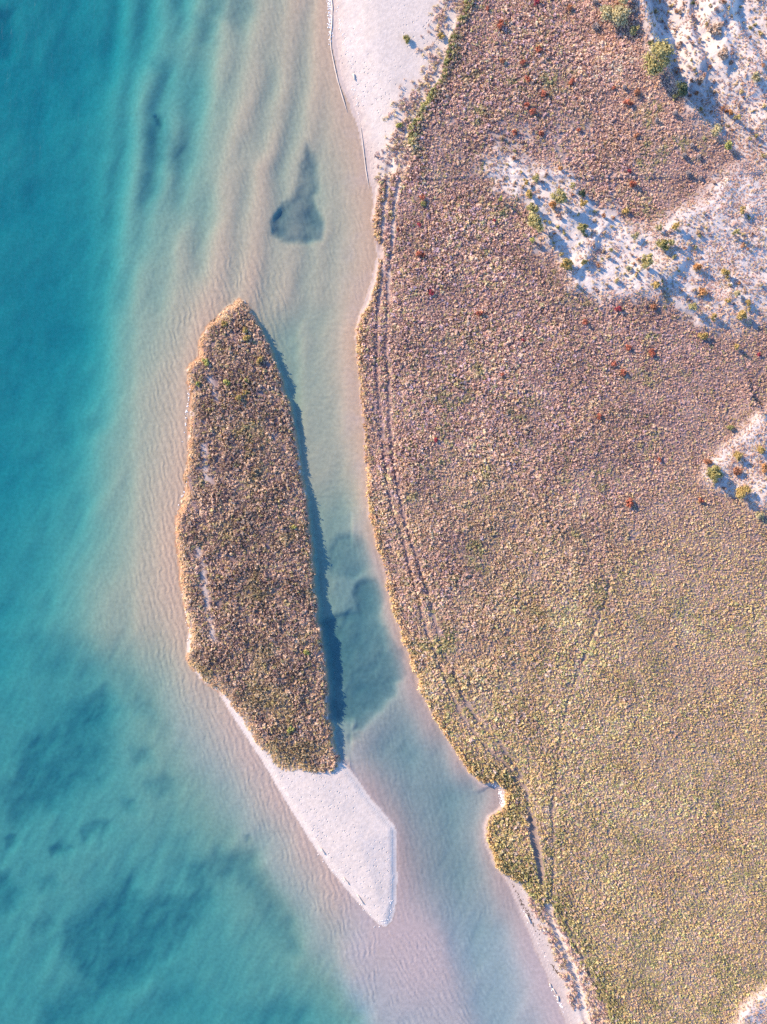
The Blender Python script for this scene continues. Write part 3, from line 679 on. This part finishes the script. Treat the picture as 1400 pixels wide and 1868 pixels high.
# ------------------------------------------------------------------ single plants
def mesh_obj(name, v, f, mat, parent=None, shade=None, smooth=False):
    me = bpy.data.meshes.new(name); me.from_pydata(v, [], f); me.update()
    if shade is not None:
        a = me.color_attributes.new('shade', 'FLOAT_COLOR', 'POINT')
        a.data.foreach_set('color', np.array([[q[0], q[1], q[2], 1] for q in shade], np.float32).ravel())
    if smooth: me.polygons.foreach_set('use_smooth', np.ones(len(f), bool))
    me.materials.append(mat)
    o = bpy.data.objects.new(name, me); COL.objects.link(o)
    if parent: o.parent = parent
    return o
def tube(pts, rads, k=6):
    v = []; f = []
    for i, p in enumerate(pts):
        p = Vector(p)
        t = (Vector(pts[min(i + 1, len(pts) - 1)]) - Vector(pts[max(i - 1, 0)])).normalized()
        a = t.orthogonal().normalized(); b = t.cross(a)
        for j in range(k):
            an = 2 * math.pi * j / k
            v.append(tuple(p + (a * math.cos(an) + b * math.sin(an)) * rads[i]))
    for i in range(len(pts) - 1):
        for j in range(k):
            f.append((i * k + j, i * k + (j + 1) % k, (i + 1) * k + (j + 1) % k, (i + 1) * k + j))
    f.append(tuple(range(k))[::-1]); f.append(tuple((len(pts) - 1) * k + j for j in range(k)))
    return v, f
def join(parts):
    V_ = []; F_ = []
    for v, f in parts:
        o = len(V_); V_ += v; F_ += [tuple(i + o for i in q) for q in f]
    return V_, F_
def crown_mesh(r_, lobes, n, leaf, var, hue=.06):
    v = []; f = []; sh = []
    wts = [l[3] ** 2 for l in lobes]
    for lx, ly, lz, lr in lobes:                       # woody heart of each lobe, so crowns are not see-through
        base = len(v)
        for (a, b) in ((-.55, .0), (.0, .62), (.55, .0)):
            pass
        ring = [(math.cos(q * 1.047) * lr * .62, math.sin(q * 1.047) * lr * .62, 0) for q in range(6)]
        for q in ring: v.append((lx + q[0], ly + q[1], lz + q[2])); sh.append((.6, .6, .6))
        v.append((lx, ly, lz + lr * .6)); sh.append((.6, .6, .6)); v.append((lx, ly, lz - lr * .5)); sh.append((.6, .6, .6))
        for q in range(6):
            f.append((base + q, base + (q + 1) % 6, base + 6)); f.append((base + (q + 1) % 6, base + q, base + 7))
    for i in range(n):
        lx, ly, lz, lr = r_.choices(lobes, wts)[0]
        z = r_.uniform(-.35, 1); a = r_.uniform(0, 6.283); rr = math.sqrt(max(0, 1 - z * z))
        d = Vector((math.cos(a) * rr, math.sin(a) * rr, z))
        p = Vector((lx, ly, lz)) + d * lr * r_.uniform(.55, 1.08)
        nn = (d + Vector((r_.gauss(0, .45), r_.gauss(0, .45), r_.gauss(0, .45)))).normalized()
        t = nn.orthogonal().normalized(); b = nn.cross(t)
        an = r_.uniform(0, 6.28); t, b = t * math.cos(an) + b * math.sin(an), b * math.cos(an) - t * math.sin(an)
        s_ = leaf * r_.uniform(.6, 1.35); w = s_ * .7
        c = len(v)
        for q in (p - t * s_, p + b * w, p + t * s_, p - b * w): v.append(tuple(q))
        f.append((c, c + 1, c + 2, c + 3))
        k_ = r_.uniform(1 - var, 1 + var); h_ = r_.uniform(-hue, hue)
        sh += [(k_ * (1 + h_), k_, k_ * (1 - h_))] * 4
    return v, f, sh
def place(px, py, hc=0):
    """ground point (metres) whose plant top, hc above it, is seen at this spot of the plan"""
    k = (CAM_H - hc) / CAM_H
    x = (px - 700) * S * k; y = (934 - py) * S * k
    return x, y, float(ground_z(np.array([x / S + 700]), np.array([934 - y / S]))[0])
PLANTS = []
def plant(name, px, py, r_px, h, colour, cat, stem=0.0, oval=1.0, ang=0.0, seed=None):
    r_ = random.Random(int(px * 7919 + py * 104729))
    R = r_px * S
    x, y, z = place(px, py, h * .8)
    root = bpy.data.objects.new(name, None); COL.objects.link(root)
    root.location = (x, y, z); root.empty_display_size = .3
    root['category'] = cat
    nl = max(4, int(5 + R * 5))
    ch = h - stem                                         # crown height
    lobes = []
    for i in range(nl):
        a = r_.uniform(0, 6.283); q = math.sqrt(r_.random()) * .68
        ex, ey = math.cos(a) * q * R * oval, math.sin(a) * q * R / oval
        ex, ey = ex * math.cos(ang) - ey * math.sin(ang), ex * math.sin(ang) + ey * math.cos(ang)
        zz = stem + ch * r_.uniform(.25, .85) * (1 - .55 * q)
        lobes.append((ex, ey, zz, R * r_.uniform(.30, .50)))
    n = int(min(1500, 60 + 170 * R * R * 1.6 + 60 * R))
    leaf = .11 + .035 * min(R, 2)
    v, f, sh = crown_mesh(r_, lobes, n, leaf, .3)
    mesh_obj('crown', v, f, foliage_material(colour), root, sh)
    # woody part with limbs that run into the lobes
    tp = [(0, 0, -.15), (.03 * h, .02 * h, h * .3), (.02 * h, -.02 * h, h * .62)]
    tr0 = max(.035, .035 * h)
    parts = [tube(tp, [tr0, tr0 * .75, tr0 * .4], 6)]
    for lx, ly, lz, lr in lobes[:6]:
        st = Vector(tp[1]).lerp(Vector(tp[2]), r_.uniform(0, .8))
        parts.append(tube([tuple(st), tuple(st.lerp(Vector((lx, ly, lz)), .55) + Vector((0, 0, -.05 * h))), (lx, ly, lz)], [tr0 * .45, tr0 * .33, tr0 * .18], 5))
    V_, F_ = join(parts)
    mesh_obj('trunk' if cat == 'tree' else 'stem', V_, F_, M_BARK, root)
    PLANTS.append((root, px, py))
    return root
def snag(name, px, py, r_px, h):
    """grey leafless bush: a spray of bare branches on a short stem"""
    r_ = random.Random(int(px * 31 + py * 17)); R = r_px * S
    x, y, z = place(px, py, h * .6)
    root = bpy.data.objects.new(name, None); COL.objects.link(root); root.location = (x, y, z); root['category'] = 'dead bush'
    mesh_obj('stem', *tube([(0, 0, -.1), (.02, .02, h * .25), (.0, .03, h * .5)], [.09, .08, .05], 7), M_GREY, root)
    parts = []
    for i in range(70):
        a = r_.uniform(0, 6.283); z1 = r_.uniform(.35, 1); q = math.sqrt(1 - z1 * z1 * .9)
        e = Vector((math.cos(a) * q * R * r_.uniform(.6, 1.1), math.sin(a) * q * R * r_.uniform(.6, 1.1), z1 * h))
        m_ = e * .5 + Vector((r_.gauss(0, .08), r_.gauss(0, .08), .05))
        parts.append(tube([(0, 0, h * .1), tuple(m_), tuple(e)], [.06, .05, .03], 4))
    mesh_obj('branches', *join(parts), M_GREY, root)
    PLANTS.append((root, px, py))
    return root
M_GREY = plain_material('weathered_grey_wood', (.40, .35, .34))

RED = (.48, .18, .12); RUST = (.42, .21, .13); CRIM = (.44, .10, .12); TAN = (.56, .43, .33); GOLD = (.48, .36, .14); OLIVE = (.34, .31, .13); LIME = (.46, .44, .15); PINE = (.44, .39, .18); DARK = (.12, .15, .09); ORANGE = (.56, .31, .14); PALE = (.52, .46, .27)
CNAME = {RED: 'orange red', RUST: 'rust brown', CRIM: 'crimson', GOLD: 'golden', OLIVE: 'olive', LIME: 'lime green', PINE: 'yellow green', DARK: 'dark green', ORANGE: 'orange', PALE: 'pale green', TAN: 'pale tan'}
spec = []
def add(kind, col, items):
    for it in items: spec.append((kind, col) + it)
# (px, py, radius px, height m)
add('red_shrub', RED, [(912, 50, 8, 1.3), (982, 96, 7, 1.2), (951, 118, 7, 1.2), (961, 150, 6, 1.1), (1042, 157, 7, 1.2), (991, 177, 7, 1.2), (961, 196, 6, 1.1), (971, 207, 7, 1.2), (937, 247, 6, 1.1), (985, 248, 6, 1.0), (1054, 243, 5, .9), (1143, 194, 8, 1.3), (1151, 338, 8, 1.4),
    (1117, 167, 4, .8), (767, 467, 8, 1.3), (873, 573, 7, 1.2), (1066, 590, 6, 1.1), (770, 363, 6, 1.1), (889, 22, 4, .8), (1147, 635, 7, 1.2), (1187, 645, 8, 1.2), (1119, 665, 6, 1.1), (1135, 682, 7, 1.2), (1092, 761, 6, 1.0), (1200, 840, 5, 1.0), (1147, 918, 8, 1.3), (1276, 913, 6, 1.1), (916, 685, 5, .9), (726, 420, 4, .8)])
add('red_shrub', CRIM, [(977, 12, 7, 1.2), (1126, 565, 7, 1.2), (1146, 315, 5, 1.1), (787, 536, 6, 1.0), (796, 803, 5, .9), (766, 412, 5, 1.0), (1382, 648, 5, .9), (902, 407, 4, .8), (953, 623, 4, .8)])
add('red_shrub', RUST, [(1157, 176, 8, 1.4), (915, 116, 6, 1.0), (1037, 21, 7, 1.1), (1190, 562, 7, 1.2), (1287, 843, 8, 1.4), (1340, 861, 10, 1.3), (1159, 252, 5, 1.0)])
add('green_shrub', PINE, [(977, 330, 8, 1.7), (970, 383, 11, 1.9), (1151, 69, 9, 1.6), (1042, 342, 6, 2.0), (1339, 427, 6, 2.6), (1221, 445, 8, 2.0), (1261, 562, 9, 2.6), (1347, 213, 6, 2.8), (1222, 191, 5, 1.2)])
add('green_shrub', LIME, [(970, 440, 6, 1.9), (728, 231, 6, 1.3), (914, 362, 4, 2.8), (1319, 275, 9, 2.4)])
add('green_shrub', PALE, [(1299, 246, 11, 2.6), (1374, 150, 9, 1.8), (1199, 419, 7, 1.8), (1155, 433, 8, 1.6), (1144, 493, 6, 1.2), (1340, 539, 7, 1.7), (1382, 940, 8, 1.4)])
add('green_shrub', DARK, [(1061, 356, 7, 1.6), (1260, 12, 4, .8), (1177, 96, 7, 1.4)])
add('golden_shrub', GOLD, [(957, 337, 6, 1.4), (963, 360, 8, 1.6), (1030, 482, 12, 2.2), (1062, 375, 8, 1.5), (1140, 387, 6, 1.3), (1348, 389, 7, 1.8), (1230, 417, 8, 1.9), (1321, 502, 9, 2.0), (1194, 524, 8, 1.7), (1298, 581, 7, 1.7), (1352, 577, 10, 1.8), (1282, 613, 8, 1.7), (1343, 633, 6, 1.7), (1324, 551, 5, 1.4), (1361, 555, 6, 1.5), (1343, 833, 9, 1.6), (1355, 900, 15, 2.3), (1382, 822, 8, 1.3), (806, 67, 8, 1.4)])
add('golden_shrub', OLIVE, [(1060, 419, 10, 1.9), (1302, 863, 17, 2.6), (1207, 451, 13, 2.0), (1061, 484, 5, 1.0), (742, 76, 8, .9), (1330, 780, 7, 1.2), (772, 376, 6, 1.0)])
add('golden_shrub', ORANGE, [(1020, 312, 5, 1.2), (1269, 489, 8, 1.5), (1332, 207, 6, 1.3), (1389, 856, 8, 1.2), (1275, 535, 10, 1.0), (1005, 378, 9, 1.1)])
add('golden_shrub', TAN, [(1298, 62, 14, 1.5), (1310, 108, 12, 1.3), (1275, 150, 8, 1.1)])
add('isle_shrub', GOLD, [(409, 591, 7, 1.2), (448, 603, 7, 1.1), (451, 616, 7, 1.1), (474, 656, 7, 1.2), (436, 725, 7, 1.2), (447, 716, 6, 1.1)])
add('isle_shrub', LIME, [(414, 697, 7, 1.1), (376, 661, 7, 1.0), (363, 701, 5, 1.0), (451, 695, 6, 1.0), (537, 960, 5, 1.0), (560, 1190, 6, 1.0), (530, 1330, 7, 1.0)])
add('pine_tree', PINE, [(1192, 120, 29, 3.6), (1178, 478, 13, 4.6), (1016, 362, 14, 3.6), (979, 408, 17, 4.0)])
add('pine_tree', PALE, [(1125, 40, 19, 3.0), (1106, 33, 17, 2.8), (1130, 6, 14, 2.8)])
add('pine_tree', DARK, [(1232, 175, 15, 2.4)])  # dark foliage paints in the shade this tree stands in
add('grey_bush', None, [(1082, 13, 7, 1.5), (1083, 57, 9, 1.5), (1222, 219, 6, 1.6), (1192, 228, 5, 1.2), (1135, 167, 5, 1.2), (1254, 275, 5, 1.1), (1242, 291, 6, 1.4), (1267, 295, 5, 1.1), (1250, 322, 6, 1.2), (1272, 330, 5, 1.0)])

def zone(px, py):
    if px < 640: return 'on the long island'
    if py < 330 and px < 815: return 'beside the upper beach'
    if px > 1265 and 730 < py < 960: return 'in the small sandy patch beside the east edge'
    g = lambda poly: float(sdf(np.array([px * 1.0]), np.array([py * 1.0]), poly)[0])
    if g(DUNE_EAST) > -45: return 'along the upper east dune'
    if g(CLEARING) > -12: return 'in the white sand clearing'
    if py < 420 and px > 840: return 'in brown heath above the white clearing'
    if px < 900: return 'in brown heath behind the channel tracks'
    return 'in brown heath below the white clearing'
KINDWORD = {'red_shrub': ('red_shrub', 'shrub', 'shrub'), 'green_shrub': ('green_shrub', 'shrub', 'shrub'), 'golden_shrub': ('golden_shrub', 'shrub', 'shrub'), 'isle_shrub': ('golden_shrub', 'shrub', 'shrub'), 'pine_tree': ('pine_tree', 'tree', 'tree'), 'grey_bush': ('dead_bush', 'dead bush', 'dead bush')}
GROUPNAME = {'red_shrub': 'red autumn shrubs scattered over the heath', 'green_shrub': 'green shrubs around the dunes', 'golden_shrub': 'golden and olive shrubs around the dunes', 'isle_shrub': 'yellow shrubs on the island', 'pine_tree': 'pine trees at the dune edges', 'grey_bush': 'grey dead bushes on the heath'}
made = {}
for kd, colr, px, py, rp, h in spec:
    nm, cat, word = KINDWORD[kd]
    rr_ = random.Random(int(px * 3 + py))
    if kd == 'grey_bush':
        o = snag(nm, px, py, rp, h); cn = 'bare grey'
    else:
        o = plant(nm, px, py, rp * (1.0 if kd == 'red_shrub' else 1.05), h * (1.25 if kd in ('green_shrub', 'golden_shrub', 'pine_tree') and px > 860 else 1.0), colr, cat, stem=h * (.45 if kd == 'pine_tree' else .1), oval=rr_.uniform(.95, 1.25), ang=rr_.uniform(0, 3.14)); cn = CNAME[colr]
    o['group'] = GROUPNAME[kd]
    made.setdefault((cn, word, zone(px, py)), []).append((py, px, rp, o))
ORD = ['topmost', 'second', 'third', 'fourth', 'fifth', 'sixth', 'seventh', 'eighth', 'ninth', 'tenth', 'eleventh', 'twelfth', 'thirteenth', 'fourteenth', 'fifteenth', 'sixteenth', 'seventeenth', 'eighteenth']
for (cn, word, zn), lst in made.items():
    lst.sort(key=lambda t: t[:2])
    if len(lst) == 1:
        lst[0][3]['label'] = f'{cn} {word} standing {zn}'; continue
    for i, (py, px, rp, o) in enumerate(lst):
        if i == 0: o['label'] = f'topmost {cn} {word} {zn}'
        elif i == len(lst) - 1: o['label'] = f'lowest {cn} {word} {zn}'
        else: o['label'] = f'{ORD[i]} {cn} {word} from the top {zn}'

# ------------------------------------------------------------------ low tufts one can tell apart on the open sand
tuft_src = []
for i in range(5):
    r_ = random.Random(900 + i)
    v, f, sh = crown_mesh(r_, [(r_.uniform(-.2, .2), r_.uniform(-.2, .2), .18, .24) for _ in range(3)], 34, .13, .35)
    tuft_src.append((v, f, sh))
TCOL = [(.50, .38, .26), (.44, .31, .26), (.52, .42, .22), (.40, .36, .18), (.48, .27, .17)]
tuft_mesh = {}
tx, ty = jitter(880, 1395, 5, 900, 15)
ok = (samp('sand', tx, ty) > .42) & (samp('heath', tx, ty) > 4) & (rng.random(len(tx)) < .62)
tx = tx[ok]; ty = ty[ok]
sel = rng.permutation(len(tx))[:230]
for k in sel:
    i, j = int(rng.integers(0, 5)), int(rng.integers(0, 5))
    if (i, j) not in tuft_mesh:
        v, f, sh = tuft_src[i]
        o = mesh_obj('dry_tuft', v, f, foliage_material(TCOL[j]), None, sh); tuft_mesh[(i, j)] = o
    else:
        o = tuft_mesh[(i, j)].copy(); COL.objects.link(o)
    x, y, z = place(tx[k], ty[k], .3)
    o.location = (x, y, z - .04); s_ = float(rng.uniform(.6, 1.35)); o.scale = (s_, s_ * float(rng.uniform(.75, 1.2)), s_ * float(rng.uniform(.9, 2.4))); o.rotation_euler = (0, 0, float(rng.uniform(0, 6.28)))
    o['category'] = 'tuft'; o['label'] = 'low ' + ['tan', 'pinkish brown', 'straw coloured', 'olive', 'rust coloured'][j] + ' tuft ' + zone(tx[k], ty[k]); o['group'] = 'dry tufts on the white dune sand'

# ------------------------------------------------------------------ shore line: small waves, foam, drift wood, shells, wrack
def strip(pts, half, z0, h, name, mat, seed, zfun=None):
    """a low ridge along a line: gentle west side, steep east side"""
    r_ = random.Random(seed); P = []
    for (ax, ay), (bx, by) in zip(pts[:-1], pts[1:]):
        L_ = math.hypot(bx - ax, by - ay); n = max(2, int(L_ / 3))
        for i in range(n): P.append((ax + (bx - ax) * i / n, ay + (by - ay) * i / n))
    P.append(pts[-1]); v = []; f = []
    for i, (px, py) in enumerate(P):
        e = min(1, i / 6, (len(P) - 1 - i) / 6)
        wv = fbm(np.array([px]), np.array([py]), 14, 3, seed)[0]
        qx, qy = P[min(i + 1, len(P) - 1)]; rx, ry = P[max(i - 1, 0)]
        tx_, ty_ = qx - rx, qy - ry; tl = math.hypot(tx_, ty_); nx_, ny_ = -ty_ / tl, tx_ / tl
        if nx_ < 0: nx_, ny_ = -nx_, -ny_
        w = half * (1 + 1.1 * wv) * (.25 + .75 * e); hh_ = h * (1 + 1.2 * wv) * e
        for off, zz in ((-w, 0), (-w * .2, hh_ * .75), (w * .35, hh_), (w * .6, 0)):
            X = (px + nx_ * off - 700) * S; Y = (934 - py - ny_ * off) * S
            g = max(0.0, float(ground_z(np.array([px + nx_ * off]), np.array([py + ny_ * off]))[0]))
            v.append((X, Y, g + z0 + zz))
    for i in range(len(P) - 1):
        for j in range(3): f.append((i * 4 + j, (i + 1) * 4 + j, (i + 1) * 4 + j + 1, i * 4 + j + 1))
    return mesh_obj(name, v, f, mat, None, None, True)
for k, (pts, half, lab) in enumerate([
        ([(604, -20), (607, 15), (606, 45), (603, 70), (605, 92), (611, 122), (617, 148), (624, 172), (634, 205)], 1.9, 'longer thin wave breaking along the upper beach'),
        ([(657, 222), (661, 250), (665, 285), (668, 310), (674, 345)], 1.4, 'shorter thin wave below the first, breaking where the beach narrows')]):
    w = strip(pts, half * .8, .0, .12, 'breaking_wave', M_WAVE, 60 + k); w['category'] = 'wave'; w['label'] = lab; w['group'] = 'small waves breaking on the upper beach'
parts = []
def flakes(items, seed):
    r_ = random.Random(seed); v = []; f = []
    for px, py, n, sx, sy, ang in items:
        for _ in range(n):
            u, w_ = r_.gauss(0, 1) * sx, r_.gauss(0, 1) * sy
            qx = px + u * math.cos(ang) - w_ * math.sin(ang); qy = py + u * math.sin(ang) + w_ * math.cos(ang)
            z = max(0, float(ground_z(np.array([qx]), np.array([qy]))[0])) + .012
            x = (qx - 700) * S; y = (934 - qy) * S; s_ = r_.uniform(.05, .16); c = len(v); a = r_.uniform(0, 3.1)
            for q in range(5):
                an = a + q * 1.2566
                v.append((x + math.cos(an) * s_ * r_.uniform(.6, 1.2), y + math.sin(an) * s_ * r_.uniform(.6, 1.2), z))
            v.append((x, y, z + s_ * .45))
            f += [(c + q, c + (q + 1) % 5, c + 5) for q in range(5)]
    return v, f
o = mesh_obj('foam', *flakes([(601, 15, 60, 22, 2.2, 1.55), (603, 52, 50, 16, 2, 1.6), (915, 1452, 70, 9, 2.2, 1.35), (917, 1465, 30, 5, 2, 1.6), (962, 1672, 14, 6, 1, 1.1), (1018, 1825, 30, 14, 1.2, 1.1), (905, 1432, 12, 5, 1.5, .3), (342, 745, 30, 22, .9, 1.7), (333, 905, 20, 14, .9, 1.9)], 3), M_FOAM)
o['kind'] = 'stuff'; o['label'] = 'white foam flecks lying along the water line'
o = mesh_obj('shells', *flakes([(620, 40, 30, 24, 2, 1.4), (640, 110, 30, 30, 2, 1.25), (651, 190, 30, 26, 2, 1.35), (700, 1682, 24, 9, 3, -.5), (714, 1655, 10, 10, 2, 1.5), (668, 1662, 14, 14, 1.4, .78), (610, 1590, 14, 22, 1.2, .8), (340, 1110, 24, 40, 1.5, 1.5), (985, 1725, 20, 40, 1.5, 1.1)], 5), plain_material('shell', (.72, .66, .62)))
o['kind'] = 'stuff'; o['label'] = 'white shells and pebbles strewn along the tide line'
o = mesh_obj('wrack', *flakes([(948, 1640, 40, 18, 1.4, 1.15), (965, 1670, 40, 16, 1.6, 1.15), (1014, 1770, 34, 7, 1.3, 1.0), (985, 1700, 14, 20, 3, 1.1), (336, 1060, 40, 40, 1.2, 1.5), (328, 985, 20, 20, 1.2, 1.6), (392, 585, 26, 14, 3, -.8), (425, 556, 20, 8, 3, -.4)], 9), M_WRACK)
o['kind'] = 'stuff'; o['label'] = 'dark sea wrack washed up along the water line'
def log(ax, ay, bx, by, r0, lab):
    r_ = random.Random(int(ax * 13 + by))
    x, y, z = place((ax + bx) / 2, (ay + by) / 2)
    dx, dy = (bx - ax) * S / 2, -(by - ay) * S / 2
    pts = [(-dx, -dy, .02), (-dx * .35 + r_.gauss(0, .05), -dy * .35 + r_.gauss(0, .05), .05), (dx * .35 + r_.gauss(0, .05), dy * .35 + r_.gauss(0, .05), .06), (dx, dy, .03)]
    parts = [tube(pts, [r0, r0 * .95, r0 * .8, r0 * .45], 8)]
    b0 = Vector(pts[2]); parts.append(tube([tuple(b0), tuple(b0 + Vector((dy * .25, -dx * .25, .12)) + Vector((dx * .2, dy * .2, 0)))], [r0 * .5, r0 * .2], 5))
    V_, F_ = join(parts)
    o = mesh_obj('driftwood', V_, F_, M_DRIFT, None, None, True); o.location = (x, y, max(z, 0) + r0 * .6)
    o['category'] = 'log'; o['label'] = lab; o['group'] = 'bleached drift wood on the tide line'
log(586, 1547, 594, 1558, .16, 'pale log at the middle of the sand spit west shore')
log(627, 1600, 638, 1613, .12, 'thin pale log on the spit shore below the middle one')
log(652, 1631, 665, 1649, .12, 'longest pale log near the spit tip')
log(645, 137, 649, 149, .18, 'short thick pale log on the upper beach')
log(960, 1668, 969, 1684, .16, 'pale log at the top of the lower right bank')
log(1003, 1794, 1006, 1801, .14, 'short pale log below the middle of the lower right bank')
log(1009, 1803, 1015, 1812, .11, 'thin pale log just below the short one on the lower right bank')
log(1017, 1816, 1019, 1826, .15, 'lowest pale log on the lower right bank')
